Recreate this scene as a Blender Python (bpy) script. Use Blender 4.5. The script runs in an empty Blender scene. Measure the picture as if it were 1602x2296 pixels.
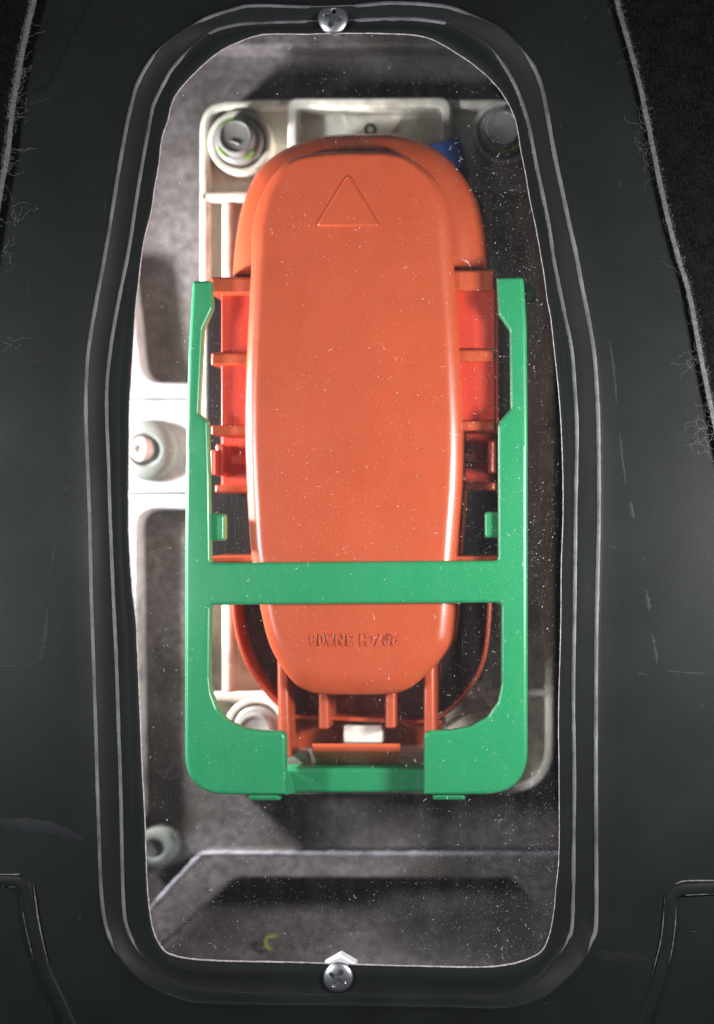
import bpy, math, random
from mathutils import Vector, noise
from mathutils.geometry import tessellate_polygon
random.seed(11)
S = bpy.context.scene
COL = S.collection
PI = math.pi

# ------------------------------------------------------------------ camera, lamps, world
K = 192.0 / 1602.0          # millimetres per reading unit on the cover plane
DIST = 450.0                # camera height above the cover, mm
CX = 60.0                   # the camera stands a little to the right of the hatch, mm
FRAME_H = 275.2

cam = bpy.data.cameras.new('camera')
cam_ob = bpy.data.objects.new('camera', cam)
COL.objects.link(cam_ob)
cam_ob.location = (CX * .001, 0, DIST * .001)
cam.sensor_fit = 'VERTICAL'
cam.sensor_height = 24
cam.sensor_width = 24
cam.lens = 24 * DIST / FRAME_H
cam.shift_x = -CX / FRAME_H
cam.clip_start = .005
cam.clip_end = 20
cam.dof.use_dof = True
cam.dof.focus_distance = (DIST + 3) * .001
cam.dof.aperture_fstop = 3.0
S.camera = cam_ob

W = bpy.data.worlds.new('World')
S.world = W
W.use_nodes = True
W.node_tree.nodes['Background'].inputs[0].default_value = (.9, .95, 1, 1)
W.node_tree.nodes['Background'].inputs[1].default_value = .1
S.view_settings.view_transform = 'Standard'
S.view_settings.look = 'None'
S.view_settings.exposure = 0
S.view_settings.gamma = 1


def lamp(name, kind, loc, target, power, size=.03, color=(1, 1, 1), spot=None):
    d = bpy.data.lights.new(name, kind)
    d.energy = power
    d.color = color
    if kind == 'AREA':
        d.shape = 'DISK'
        d.size = size
    else:
        d.shadow_soft_size = size
    if spot:
        d.spot_size = math.radians(spot)
        d.spot_blend = .8
    o = bpy.data.objects.new(name, d)
    COL.objects.link(o)
    loc = Vector(loc) * .001
    o.location = loc
    o.rotation_euler = (Vector(target) * .001 - loc).to_track_quat('-Z', 'Y').to_euler()
    return o


lamp('flash_right', 'AREA', (165, -4, 122), (0, 0, -15), 1.0, .045, (1, .97, .95))
lamp('flash_left', 'AREA', (-215, -8, 195), (0, 0, -15), .9, .05, (.97, .97, 1))
lamp('torch_in_hatch', 'SPOT', (-150, 24, -5.5), (-30, 12, -42), 5.6, .01, (1, .98, .97), 150)


# ------------------------------------------------------------------ geometry helpers
def P(dx, dy, z):
    """reading (dx, dy) of the photograph -> point of the place at height z (mm)"""
    f = (DIST - z) / DIST
    return (CX + ((dx - 801) * K - CX) * f, (1148 - dy) * K * f)


def PP(pts, z):
    return [P(x, y, z) for x, y in pts]


def area2(p):
    return sum(p[i][0] * p[(i + 1) % len(p)][1] - p[(i + 1) % len(p)][0] * p[i][1] for i in range(len(p))) / 2


def ccw(p, want=True):
    return p if (area2(p) > 0) == want else p[::-1]


def catmull(pts, sub=6, closed=True):
    n = len(pts)
    out = []
    rng = range(n) if closed else range(n - 1)
    for i in rng:
        if closed:
            p0, p1, p2, p3 = (pts[(i + k) % n] for k in (-1, 0, 1, 2))
        else:
            p0, p1, p2, p3 = pts[max(i - 1, 0)], pts[i], pts[i + 1], pts[min(i + 2, n - 1)]
        for s in range(sub):
            t = s / sub
            out.append(tuple(.5 * (2 * b + (c - a) * t + (2 * a - 5 * b + 4 * c - d) * t * t + (3 * b - a - 3 * c + d) * t ** 3)
                             for a, b, c, d in zip(p0, p1, p2, p3)))
    if not closed:
        out.append(tuple(pts[-1]))
    return out


def fillet(pts, radii, seg=6):
    n = len(pts)
    out = []
    for i in range(n):
        r = radii[i] if isinstance(radii, (list, tuple)) else radii
        p = Vector(pts[i]); a = Vector(pts[i - 1]); b = Vector(pts[(i + 1) % n])
        if r <= 0:
            out.append(tuple(p)); continue
        u = (a - p).normalized(); v = (b - p).normalized()
        ang = u.angle(v)
        t = min(r / max(math.tan(ang / 2), 1e-4), .48 * (a - p).length, .48 * (b - p).length)
        q0 = p + u * t; q1 = p + v * t
        for s in range(seg + 1):
            k = s / seg
            out.append(tuple((1 - k) ** 2 * q0 + 2 * k * (1 - k) * p + k * k * q1))
    return out


def rect(x0, y0, x1, y1, r=0, seg=5):
    return fillet([(x0, y0), (x1, y0), (x1, y1), (x0, y1)], r, seg)


def circle(cx, cy, r, n=40, ry=None):
    return [(cx + r * math.cos(2 * PI * i / n), cy + (ry or r) * math.sin(2 * PI * i / n)) for i in range(n)]


def offset(p, d):
    """move a loop to its left by d (into the material for ccw outers, cw holes)"""
    n = len(p)
    out = []
    for i in range(n):
        a = Vector(p[i - 1]); b = Vector(p[i]); c = Vector(p[(i + 1) % n])
        e0 = b - a; e1 = c - b
        if e0.length < 1e-9: e0 = e1
        if e1.length < 1e-9: e1 = e0
        n0 = Vector((-e0.y, e0.x)).normalized(); n1 = Vector((-e1.y, e1.x)).normalized()
        m = n0 + n1
        if m.length < 1e-6:
            m = n0
        m.normalize()
        dd = d(m) if callable(d) else d
        k = dd / max(m.dot(n0), .45)
        out.append((b.x + m.x * k, b.y + m.y * k))
    # rounded corners tighter than the offset fold over: collapse the folded run to one point
    for _ in range(4):
        flip = [(Vector(out[(i + 1) % n]) - Vector(out[i])).dot(Vector(p[(i + 1) % n]) - Vector(p[i])) < -1e-12 for i in range(n)]
        if not any(flip) or all(flip): break
        i0 = next(i for i in range(n) if not flip[i])
        i = 0
        while i < n:
            a = (i0 + i) % n
            if flip[a]:
                j = i
                while flip[(i0 + j) % n]: j += 1
                ids = [(i0 + k) % n for k in range(i, j + 1)]
                mx = sum(out[k][0] for k in ids) / len(ids); my = sum(out[k][1] for k in ids) / len(ids)
                for k in ids: out[k] = (mx, my)
                i = j
            i += 1
    return out


def uniq(ids, v):
    o = []
    for i in ids:
        if not o or (v[i][0] - v[o[-1]][0]) ** 2 + (v[i][1] - v[o[-1]][1]) ** 2 > 1e-8: o.append(i)
    if len(o) > 1 and (v[o[0]][0] - v[o[-1]][0]) ** 2 + (v[o[0]][1] - v[o[-1]][1]) ** 2 < 1e-8: o.pop()
    return o


def sm(x, a, b):
    t = min(max((x - a) / (b - a), 0), 1)
    return t * t * (3 - 2 * t)


def curl(x, y, z, ang, length, wild, n=9):
    pts = [(x, y, z)]
    for k in range(n):
        ang += random.gauss(0, wild)
        x += math.cos(ang) * length / n; y += math.sin(ang) * length / n
        z += random.gauss(0, .12)
        pts.append((x, y, max(z, .2)))
    return catmull(pts, 2, False)




class MB:
    def __init__(s):
        s.v = []; s.f = []

    def add(s, verts, faces):
        o = len(s.v)
        s.v += [tuple(v) for v in verts]
        s.f += [tuple(i + o for i in f) for f in faces]

    def plate(s, loops, z1, z0, bev=.4, seg=3, bottom=True):
        """loops in mm: first outer, others holes; solid from z0 to z1 with rounded upper edges"""
        L = [ccw(loops[0], True)] + [ccw(h, False) for h in loops[1:]]
        rings = [(0, z0), (0, z1 - bev)]
        if bev > 0:
            rings += [(bev * (1 - math.cos(PI / 2 * k / seg)), z1 - bev + bev * math.sin(PI / 2 * k / seg)) for k in range(1, seg + 1)]
        top = []; bot = []
        for p in L:
            n = len(p)
            base = len(s.v)
            for d, z in rings:
                q = offset(p, d) if d else p
                s.v += [(x, y, z) for x, y in q]
            for r in range(len(rings) - 1):
                for i in range(n):
                    j = (i + 1) % n
                    s.f.append((base + r * n + i, base + r * n + j, base + (r + 1) * n + j, base + (r + 1) * n + i))
            bot.append(list(range(base, base + n)))
            top.append(list(range(base + (len(rings) - 1) * n, base + len(rings) * n)))
        for grp, up in ((top, True), (bot, False)):
            if not up and not bottom:
                continue
            grp = [uniq(g, s.v) for g in grp]
            flat = [i for g in grp for i in g]
            tri = tessellate_polygon([[Vector((s.v[i][0], s.v[i][1], 0)) for i in g] for g in grp])
            for t in tri:
                a, b, c = (flat[k] for k in t)
                va, vb, vc = (Vector(s.v[k][:2]) for k in (a, b, c))
                cr = (vb - va).cross(vc - va)
                if abs(cr) < 1e-12:
                    continue
                s.f.append((a, b, c) if (cr > 0) == up else (a, c, b))
        return s

    def loft(s, rings, cap=True, capbot=False):
        """rings: lists of (x,y,z) of equal count, from the bottom up"""
        base = len(s.v); n = len(rings[0])
        for r in rings:
            s.v += [tuple(p) for p in r]
        for r in range(len(rings) - 1):
            for i in range(n):
                j = (i + 1) % n
                s.f.append((base + r * n + i, base + r * n + j, base + (r + 1) * n + j, base + (r + 1) * n + i))
        for on, idx, up in ((cap, len(rings) - 1, 1), (capbot, 0, 0)):
            if on:
                ids = [base + idx * n + i for i in range(n)]
                tri = tessellate_polygon([[Vector((s.v[i][0], s.v[i][1], 0)) for i in ids]])
                for t in tri:
                    a, b, c = (ids[k] for k in t)
                    va, vb, vc = (Vector(s.v[k][:2]) for k in (a, b, c))
                    cr = (vb - va).cross(vc - va)
                    if abs(cr) < 1e-12: continue
                    s.f.append((a, b, c) if (cr > 0) == bool(up) else (a, c, b))
        return s

    def lathe(s, c, prof, n=48):
        """prof: (radius, z) from the outside bottom to the centre top, mm"""
        rings = [[(c[0] + r * math.cos(2 * PI * i / n), c[1] + r * math.sin(2 * PI * i / n), z) for i in range(n)] for r, z in prof]
        return s.loft(rings)

    def tube(s, pts, r, n=4):
        pts = [Vector(p) for p in pts]
        rings = []
        for i, p in enumerate(pts):
            t = (pts[min(i + 1, len(pts) - 1)] - pts[max(i - 1, 0)])
            if t.length < 1e-9: t = Vector((1, 0, 0))
            t.normalize()
            u = t.cross(Vector((0, 0, 1)))
            if u.length < .05: u = t.cross(Vector((0, 1, 0)))
            u.normalize(); w = t.cross(u)
            rr = r(i / max(len(pts) - 1, 1)) if callable(r) else r
            rings.append([p + (u * math.cos(2 * PI * k / n) + w * math.sin(2 * PI * k / n)) * rr for k in range(n)])
        base = len(s.v)
        for q in rings: s.v += [tuple(x) for x in q]
        for i in range(len(rings) - 1):
            for k in range(n):
                j = (k + 1) % n
                s.f.append((base + i * n + k, base + (i + 1) * n + k, base + (i + 1) * n + j, base + i * n + j))
        s.f.append(tuple(base + k for k in range(n)))
        s.f.append(tuple(base + (len(rings) - 1) * n + n - 1 - k for k in range(n)))
        return s

    def build(s, name, mat, parent=None, sharp=38, weighted=True):
        me = bpy.data.meshes.new(name)
        org = parent_loc(parent)
        me.from_pydata([(x * .001 - org[0], y * .001 - org[1], z * .001 - org[2]) for x, y, z in s.v], [], s.f)
        me.validate()
        if sharp is not None:
            me.polygons.foreach_set('use_smooth', [True] * len(me.polygons))
            me.set_sharp_from_angle(angle=math.radians(sharp))
        me.materials.append(mat)
        o = bpy.data.objects.new(name, me)
        COL.objects.link(o)
        if parent is not None:
            o.parent = parent
        if weighted and sharp is not None:
            m = o.modifiers.new('weighted', 'WEIGHTED_NORMAL')
            m.keep_sharp = True
        me.update()
        return o


def parent_loc(p):
    v = Vector((0, 0, 0))
    while p is not None:
        v += p.location
        p = p.parent
    return v


def tag(o, label=None, cat=None, group=None, kind=None):
    for k, v in (('label', label), ('category', cat), ('group', group), ('kind', kind)):
        if v: o[k] = v
    return o


def thing(name, at, label, cat, group=None):
    o = bpy.data.objects.new(name, None)
    COL.objects.link(o)
    o.empty_display_size = .01
    o.location = [c * .001 for c in at]
    return tag(o, label, cat, group)


def fbm(x, y, z=0., sc=1., oct=4):
    v = 0; a = 1; t = 0
    for _ in range(oct):
        v += a * noise.noise(Vector((x * sc, y * sc, z + 7.3 * _))); t += a
        a *= .5; sc *= 2.1
    return v / t


# ------------------------------------------------------------------ materials
def mat(name, col, rough=.5, metal=0, spec=.5, var=.0, vscale=120, bump=.0, bscale=900, dirt=None, dscale=60, dlo=.5, dhi=.75,
        rvar=0, sss=0, coat=0, stretch=None):
    m = bpy.data.materials.new(name)
    m.use_nodes = True
    nt = m.node_tree
    b = nt.nodes['Principled BSDF']
    b.inputs['Roughness'].default_value = rough
    b.inputs['Metallic'].default_value = metal
    b.inputs['Specular IOR Level'].default_value = spec
    if coat:
        b.inputs['Coat Weight'].default_value = coat
        b.inputs['Coat Roughness'].default_value = .1
    if sss:
        b.inputs['Subsurface Weight'].default_value = sss
        b.inputs['Subsurface Radius'].default_value = (1, .25, .1)
        b.inputs['Subsurface Scale'].default_value = .0015
    tc = nt.nodes.new('ShaderNodeTexCoord')
    src = tc.outputs['Object']
    if stretch:
        mp = nt.nodes.new('ShaderNodeMapping')
        mp.inputs['Scale'].default_value = stretch
        nt.links.new(src, mp.inputs['Vector'])
        src = mp.outputs['Vector']

    def nz(scale, detail=5, rough_=.6):
        n = nt.nodes.new('ShaderNodeTexNoise')
        n.inputs['Scale'].default_value = scale
        n.inputs['Detail'].default_value = detail
        n.inputs['Roughness'].default_value = rough_
        nt.links.new(src, n.inputs['Vector'])
        return n.outputs['Fac']

    def ramp(fac, lo, hi, a, c):
        r = nt.nodes.new('ShaderNodeMapRange')
        r.inputs['From Min'].default_value = lo; r.inputs['From Max'].default_value = hi
        r.inputs['To Min'].default_value = a; r.inputs['To Max'].default_value = c
        nt.links.new(fac, r.inputs['Value'])
        return r.outputs['Result']
    c4 = (*col, 1)
    b.inputs['Base Color'].default_value = c4
    out = None
    if var:
        mx = nt.nodes.new('ShaderNodeMix'); mx.data_type = 'RGBA'
        mx.inputs[6].default_value = (*[c * (1 - var) for c in col], 1)
        mx.inputs[7].default_value = (*[min(c * (1 + var), 1) for c in col], 1)
        nt.links.new(ramp(nz(vscale), .3, .7, 0, 1), mx.inputs[0])
        out = mx.outputs[2]
    if dirt:
        mx = nt.nodes.new('ShaderNodeMix'); mx.data_type = 'RGBA'
        if out: nt.links.new(out, mx.inputs[6])
        else: mx.inputs[6].default_value = c4
        mx.inputs[7].default_value = (*dirt, 1)
        nt.links.new(ramp(nz(dscale, 8, .65), dlo, dhi, 0, 1), mx.inputs[0])
        out = mx.outputs[2]
    if out: nt.links.new(out, b.inputs['Base Color'])
    if rvar:
        nt.links.new(ramp(nz(vscale * .6), .3, .7, max(rough - rvar, .03), min(rough + rvar, 1)), b.inputs['Roughness'])
    if bump:
        bp = nt.nodes.new('ShaderNodeBump')
        bp.inputs['Strength'].default_value = bump
        bp.inputs['Distance'].default_value = .0004
        nt.links.new(nz(bscale, 4), bp.inputs['Height'])
        nt.links.new(bp.outputs['Normal'], b.inputs['Normal'])
    return m


M = {}
M['cover'] = mat('black_cover_plastic', (.0080, .0100, .0092), .48, spec=.09, var=.16, vscale=45, bump=.12, bscale=2400, rvar=.06)
M['wear'] = mat('scuffed_plastic_edge', (.072, .072, .085), .55, var=.6, vscale=110, bump=.3, bscale=2500)  # pale grey holds both rim wear and the ridge glints
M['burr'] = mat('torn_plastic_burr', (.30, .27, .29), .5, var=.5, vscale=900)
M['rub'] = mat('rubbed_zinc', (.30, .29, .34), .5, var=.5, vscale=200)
M['smear'] = mat('dried_smear', (.0102, .0116, .0130), .5, spec=.12, var=.2)
M['scuff'] = mat('faint_grey_scuff', (.0145, .0162, .018), .6, spec=.12, var=.35, vscale=300)
M['orange'] = mat('orange_plastic', (.43, .070, .023), .30, spec=.85, var=.06, vscale=55, bump=.10, bscale=3600, sss=.12, rvar=.04)
M['red'] = mat('red_orange_plastic', (.52, .040, .016), .42, var=.05, vscale=70, bump=.04, bscale=3200)
M['green'] = mat('green_plastic', (.012, .225, .085), .33, spec=.7, var=.04, vscale=60, bump=.04, bscale=2600, rvar=.05)
M['white'] = mat('cream_nylon', (.83, .80, .71), .55, var=.05, vscale=80, dirt=(.20, .17, .11), dscale=48, dlo=.46, dhi=.72, bump=.08, bscale=1600)
M['casing'] = mat('galvanised_casing', (.118, .104, .109), .6, metal=.1, rvar=.12, var=.5, vscale=420, dirt=(.06, .05, .045), dscale=36, dlo=.44, dhi=.62, bump=.3, bscale=1100)
M['bracket'] = mat('zinc_bracket', (.42, .42, .44), .5, metal=.1, var=.15, vscale=300, dirt=(.22, .22, .25), dscale=120, dlo=.45, dhi=.68, bump=.12, bscale=900)
M['black'] = mat('black_moulding', (.006, .005, .0045), .7, spec=.2, var=.2, vscale=200)
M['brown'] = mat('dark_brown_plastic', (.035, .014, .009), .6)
M['rubber'] = mat('grey_rubber', (.14, .155, .145), .6, var=.1, vscale=150, bump=.1)
M['bolt'] = mat('dull_bolt_metal', (.33, .33, .32), .48, metal=.35, var=.15, vscale=350, dirt=(.16, .15, .14), dscale=180, bump=.12)
M['paint_green'] = mat('green_paint_mark', (.20, .42, .07), .5, var=.2, vscale=500)
M['steel'] = mat('bright_zinc_steel', (.45, .46, .50), .36, metal=1, var=.06, vscale=400, bump=.05, bscale=1400)
M['screw_cream'] = mat('cream_screw', (.70, .69, .65), .4, metal=.3, var=.15, vscale=500)
M['blue'] = mat('blue_plastic', (.014, .048, .21), .5)
M['yellow'] = mat('yellow_paint', (.42, .42, .10), .6, var=.3, vscale=700)
M['carpet'] = mat('black_carpet', (.0035, .0035, .0033), .95, spec=.1, var=.5, vscale=420, bump=1.0, bscale=700)
M['pile'] = mat('carpet_pile', (.008, .008, .0075), .9, spec=.15, var=.5, vscale=300)
M['felt'] = mat('grey_carpet_backing', (.10, .098, .097), .95, spec=.1, var=.4, vscale=900, bump=.8, bscale=2500)
M['fibre'] = mat('pale_fibre', (.16, .16, .165), .8, spec=.2)
M['dust'] = mat('dust', (.68, .66, .62), .8, spec=.2)


def pane_mat():
    m = bpy.data.materials.new('clear_plastic')
    m.use_nodes = True
    nt = m.node_tree
    nt.nodes.clear()
    o = nt.nodes.new('ShaderNodeOutputMaterial')
    tr = nt.nodes.new('ShaderNodeBsdfTransparent'); tr.inputs[0].default_value = (.98, .985, .985, 1)
    gl = nt.nodes.new('ShaderNodeBsdfGlossy'); gl.inputs['Roughness'].default_value = .06
    df = nt.nodes.new('ShaderNodeBsdfDiffuse'); df.inputs[0].default_value = (.8, .8, .85, 1)
    lw_ = nt.nodes.new('ShaderNodeLayerWeight'); lw_.inputs['Blend'].default_value = .5
    pw_ = nt.nodes.new('ShaderNodeMath'); pw_.operation = 'POWER'; pw_.inputs[1].default_value = 5
    fr = nt.nodes.new('ShaderNodeMapRange'); fr.inputs['To Min'].default_value = .025; fr.inputs['To Max'].default_value = .6
    nt.links.new(lw_.outputs['Facing'], pw_.inputs[0]); nt.links.new(pw_.outputs[0], fr.inputs['Value'])
    m1 = nt.nodes.new('ShaderNodeMixShader'); m2 = nt.nodes.new('ShaderNodeMixShader')
    nt.links.new(fr.outputs[0], m1.inputs[0])
    nt.links.new(tr.outputs[0], m1.inputs[1]); nt.links.new(gl.outputs[0], m1.inputs[2])
    # a thin film of fine dust lies on the plastic
    tc = nt.nodes.new('ShaderNodeTexCoord')
    mp = nt.nodes.new('ShaderNodeMapping'); mp.inputs['Scale'].default_value = (1, .12, 1)
    n = nt.nodes.new('ShaderNodeTexNoise'); n.inputs['Scale'].default_value = 260; n.inputs['Detail'].default_value = 6
    r = nt.nodes.new('ShaderNodeMapRange'); r.inputs['From Min'].default_value = .35; r.inputs['From Max'].default_value = .8
    r.inputs['To Min'].default_value = .002; r.inputs['To Max'].default_value = .007
    nt.links.new(tc.outputs['Object'], mp.inputs['Vector']); nt.links.new(mp.outputs[0], n.inputs['Vector'])
    nt.links.new(n.outputs['Fac'], r.inputs['Value']); nt.links.new(r.outputs[0], m2.inputs[0])
    nt.links.new(m1.outputs[0], m2.inputs[1]); nt.links.new(df.outputs[0], m2.inputs[2])
    nt.links.new(m2.outputs[0], o.inputs[0])
    return m


M['pane'] = pane_mat()

# ------------------------------------------------------------------ outlines read from the photograph
HOLE = [(800, 75), (685, 77), (590, 78), (530, 97), (492, 117), (450, 152), (407, 197), (387, 230), (377, 272), (364, 310), (357, 370),
        (347, 425), (340, 475), (322, 550), (311, 642), (305, 692), (300, 767), (295, 847), (291, 917), (290, 1017), (289, 1151), (292, 1241),
        (298, 1326), (306, 1391), (311, 1501), (315, 1601), (320, 1725), (326, 1837), (330, 1962), (336, 2037), (345, 2087), (360, 2119),
        (380, 2138), (425, 2149), (500, 2154), (650, 2157), (800, 2162), (951, 2166), (1076, 2168), (1141, 2162), (1186, 2149), (1216, 2130),
        (1231, 2097), (1241, 2047), (1246, 1992), (1253, 1912), (1253, 1720), (1252, 1601), (1257, 1401), (1258, 1276), (1262, 1151),
        (1261, 1042), (1257, 942), (1251, 867), (1243, 792), (1235, 717), (1226, 667), (1218, 607), (1201, 510), (1188, 450), (1178, 390),
        (1168, 340), (1158, 280), (1146, 245), (1126, 210), (1101, 180), (1061, 145), (1016, 115), (976, 92), (946, 82), (901, 77)]
INNER = [(801, 45), (700, 48), (600, 51), (525, 57), (462, 80), (395, 145), (370, 185), (350, 225), (342, 250), (320, 370), (307, 450), (292, 550),
         (272, 652), (257, 732), (247, 802), (241, 867), (241, 942), (245, 1042), (248, 1151), (255, 1326), (262, 1476), (267, 1626), (271, 1735),
         (274, 1862), (277, 1992), (282, 2062), (295, 2102), (315, 2135), (350, 2172), (400, 2204), (450, 2217), (600, 2226), (800, 2230),
         (950, 2232), (1080, 2234), (1150, 2225), (1210, 2190), (1250, 2142), (1272, 2107), (1283, 2062), (1286, 1862), (1287, 1735), (1285, 1551),
         (1288, 1351), (1290, 1151), (1293, 967), (1288, 867), (1281, 782), (1266, 707), (1251, 632), (1240, 575), (1231, 510), (1216, 435),
         (1201, 365), (1186, 285), (1171, 235), (1151, 185), (1121, 135), (1085, 96), (1021, 59), (966, 47), (901, 42)]
OUTER = [(801, 12), (700, 15), (575, 12), (525, 20), (450, 47), (370, 100), (335, 140), (310, 185), (300, 215), (285, 280), (267, 380), (252, 475),
         (237, 565), (220, 657), (205, 742), (196, 817), (193, 917), (196, 1017), (201, 1151), (205, 1326), (210, 1476), (215, 1626), (218, 1735),
         (222, 1862), (227, 1992), (235, 2062), (250, 2112), (272, 2152), (305, 2186), (350, 2216), (400, 2236), (450, 2247), (600, 2251),
         (800, 2253), (1001, 2256), (1116, 2259), (1175, 2250), (1220, 2234), (1263, 2202), (1306, 2157), (1326, 2112), (1336, 2077), (1337, 1962),
         (1336, 1735), (1337, 1451), (1341, 1251), (1343, 1151), (1342, 967), (1338, 867), (1331, 782), (1318, 707), (1303, 632), (1291, 567),
         (1276, 500), (1258, 415), (1243, 345), (1226, 250), (1213, 190), (1191, 140), (1151, 90), (1106, 55), (1021, 20), (966, 10), (876, 6)]
CEN = (785, 1148)


def polar(poly, angs):
    """radius of a star-shaped loop along each angle round CEN"""
    q = sorted((math.atan2(y - CEN[1], x - CEN[0]), math.hypot(x - CEN[0], y - CEN[1])) for x, y in poly)
    q = [(q[-1][0] - 2 * PI, q[-1][1])] + q + [(q[0][0] + 2 * PI, q[0][1])]
    out = []
    k = 0
    for a in angs:
        while k < len(q) - 2 and q[k + 1][0] < a: k += 1
        (a0, r0), (a1, r1) = q[k], q[k + 1]
        t = (a - a0) / max(a1 - a0, 1e-9)
        x = (1 - t) * r0 * math.cos(a0) + t * r1 * math.cos(a1); y = (1 - t) * r0 * math.sin(a0) + t * r1 * math.sin(a1)
        out.append((CEN[0] + x, CEN[1] + y))
    return out


hs = catmull(HOLE, 12)
ANG = sorted(math.atan2(y - CEN[1], x - CEN[0]) for x, y in hs)
hole = polar(hs, ANG)
inner = polar(catmull(INNER, 14), ANG)
outer = polar(catmull(OUTER, 14), ANG)
NR = len(ANG)


def mixl(a, b, t):
    return [(p[0] + (q[0] - p[0]) * t, p[1] + (q[1] - p[1]) * t) for p, q in zip(a, b)]


def radial(a, d):
    out = []
    for p in a:
        v = Vector((p[0] - CEN[0], p[1] - CEN[1])); v = v.normalized() * d
        out.append((p[0] + v.x, p[1] + v.y))
    return out


def rectray(x0, y0, x1, y1):
    out = []
    for a in ANG:
        c, s = math.cos(a), math.sin(a)
        t = min(((x1 if c > 0 else x0) - CEN[0]) / c if abs(c) > 1e-9 else 1e9, ((y1 if s > 0 else y0) - CEN[1]) / s if abs(s) > 1e-9 else 1e9)
        out.append((CEN[0] + c * t, CEN[1] + s * t))
    return out


def nrm_out(loop):
    """outward offset direction of a polar-ordered loop"""
    n = len(loop); o = []
    for i in range(n):
        a = loop[i - 2]; b = loop[(i + 2) % n]
        t = Vector((b[0] - a[0], b[1] - a[1])).normalized()
        v = Vector((t.y, -t.x))
        if v.dot(Vector((loop[i][0] - CEN[0], loop[i][1] - CEN[1]))) < 0: v = -v
        o.append(v)
    return o


def push(loop, d):
    return [(p[0] + v.x * d, p[1] + v.y * d) for p, v in zip(loop, nrm_out(loop))]


# ------------------------------------------------------------------ the floor of the hatch: battery casing
casing = thing('battery_casing', (5, 0, -56), 'mottled grey galvanised battery casing under the white socket, seen through the clear window', 'battery casing')
casing['kind'] = 'structure'
del casing['category']
ZF = -56
mb = MB()
nx, ny = 90, 120
x0, x1, y0, y1 = -100, 110, -160, 160
vs = []
for j in range(ny + 1):
    for i in range(nx + 1):
        x = x0 + (x1 - x0) * i / nx; y = y0 + (y1 - y0) * j / ny
        f_ = (DIST - ZF) / DIST
        dx = 801 + (CX + (x - CX) / f_) / K; dy = 1148 - y / f_ / K
        zr = 0
        if dy > 1950:          # pressed trough beyond the rib, rising again towards the bottom
            side = min(1, max(0, (dx - 440 + (dy - 1985) * .9) / 60), max(0, (1250 - dx + (dy - 1985) * .9) / 60))
            zr = -20 * side * (1 - sm(dy, 2010, 2170)) * sm(dy, 1950, 1975)
        vs.append((x, y, ZF + zr + .35 * fbm(x, y, 0, .09)))
mb.add(vs, [(j * (nx + 1) + i, j * (nx + 1) + i + 1, (j + 1) * (nx + 1) + i + 1, (j + 1) * (nx + 1) + i) for j in range(ny) for i in range(nx)])
mb.build('casing_floor', M['casing'], casing, weighted=False)
Z = -47
rid = [(300, 2072), (340, 2030), (440, 1922), (458, 1912), (1400, 1912), (1400, 2160), (1330, 2160), (1235, 2065), (1160, 1980), (1140, 1971), (540, 1971), (520, 1978), (395, 2095), (300, 2180)]
MB().plate([PP(fillet(rid, 12, 3), Z)], Z, ZF - 1, 1.2).build('raised_rib', M['casing'], casing)
MB().plate([PP(rect(300, 20, 1300, 108, 20), Z)], Z, ZF - 1, 1.5).build('top_ledge', M['casing'], casing)
# yellow paint mark
arc = [(607 + 11 * math.cos(t), 2112 + 14 * math.sin(t)) for t in [math.radians(a) for a in range(75, 300, 15)]]
arc = [(622, 2098), (614, 2096)][:1] + arc[::-1]
MB().tube([(*P(x, y, ZF), ZF + .5) for x, y in arc], .42, 6).build('paint_mark', M['yellow'], casing)

# left mounting bracket with slots
ZB = -49
brk = thing('mounting_bracket', (*P(340, 1000, ZB), ZB), 'pale zinc bracket with rounded slots along the left side under the window', 'bracket')
up = fillet([(200, 600), (296, 622), (306, 700), (322, 858), (600, 858), (600, 891), (200, 893)], [0, 10, 30, 55, 0, 0, 0], 8)
lo = fillet([(200, 1110), (600, 1108), (600, 1142), (310, 1142), (318, 1840), (200, 1850)], [0, 0, 0, 45, 10, 0], 8)
MB().plate([PP(up, ZB)], ZB, ZF - 1, 1.2).build('upper_bar', M['bracket'], brk)
MB().plate([PP([(200, 897), (600, 895), (600, 1104), (200, 1106)], ZB)], ZB - .4, ZF - 1, 1.0).build('pad', M['bracket'], brk)
MB().plate([PP(lo, ZB)], ZB, ZF - 1, 1.2).build('lower_bar', M['bracket'], brk)


def sc(z):
    return K * (DIST - z) / DIST


gz = ZB
c = P(333, 1010, gz)
g = thing('rubber_grommet', (*c, gz), 'grey rubber grommet round a pale screw on the bracket pad, left of the green lever', 'grommet')
r = 69 * sc(gz)
MB().lathe(c, [(r, gz - 1), (r, gz + .6), (r * .97, gz + 1.6), (r * .88, gz + 2.6), (r * .72, gz + 3.4), (r * .55, gz + 3.7), (r * .50, gz + 3.2), (r * .46, gz + 1.5), (0.01, gz + 1.4)]).build('rubber_ring', M['rubber'], g)


def screw_head(c, r, z, h, lobes, depth, rr, material, parent, name='head', n=72, m=26, rot=0.):
    mb = MB()
    rings = [[(c[0] + r * math.cos(2 * PI * i / n), c[1] + r * math.sin(2 * PI * i / n), z) for i in range(n)]]
    for k in range(m):
        q = 1 - k / m
        ring = []
        for i in range(n):
            th = 2 * PI * i / n
            x = q * r
            lim = rr * (1 + (.45 if lobes == 4 else .28) * math.cos(lobes * (th + rot)))
            zz = z + .25 * h + .75 * h * math.sqrt(max(0, 1 - (q * .97) ** 2))
            s = min(max((lim - x) / (.09 * r), 0), 1)
            ring.append((c[0] + x * math.cos(th), c[1] + x * math.sin(th), zz - depth * s))
        rings.append(ring)
    mb.loft(rings)
    return mb.build(name, material, parent, sharp=45)


screw_head(P(310, 1006, gz + 4), 30 * sc(gz), gz + 1.3, 2.6, 6, 1.4, 12 * sc(gz), M['screw_cream'], g, 'screw_head')

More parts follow.
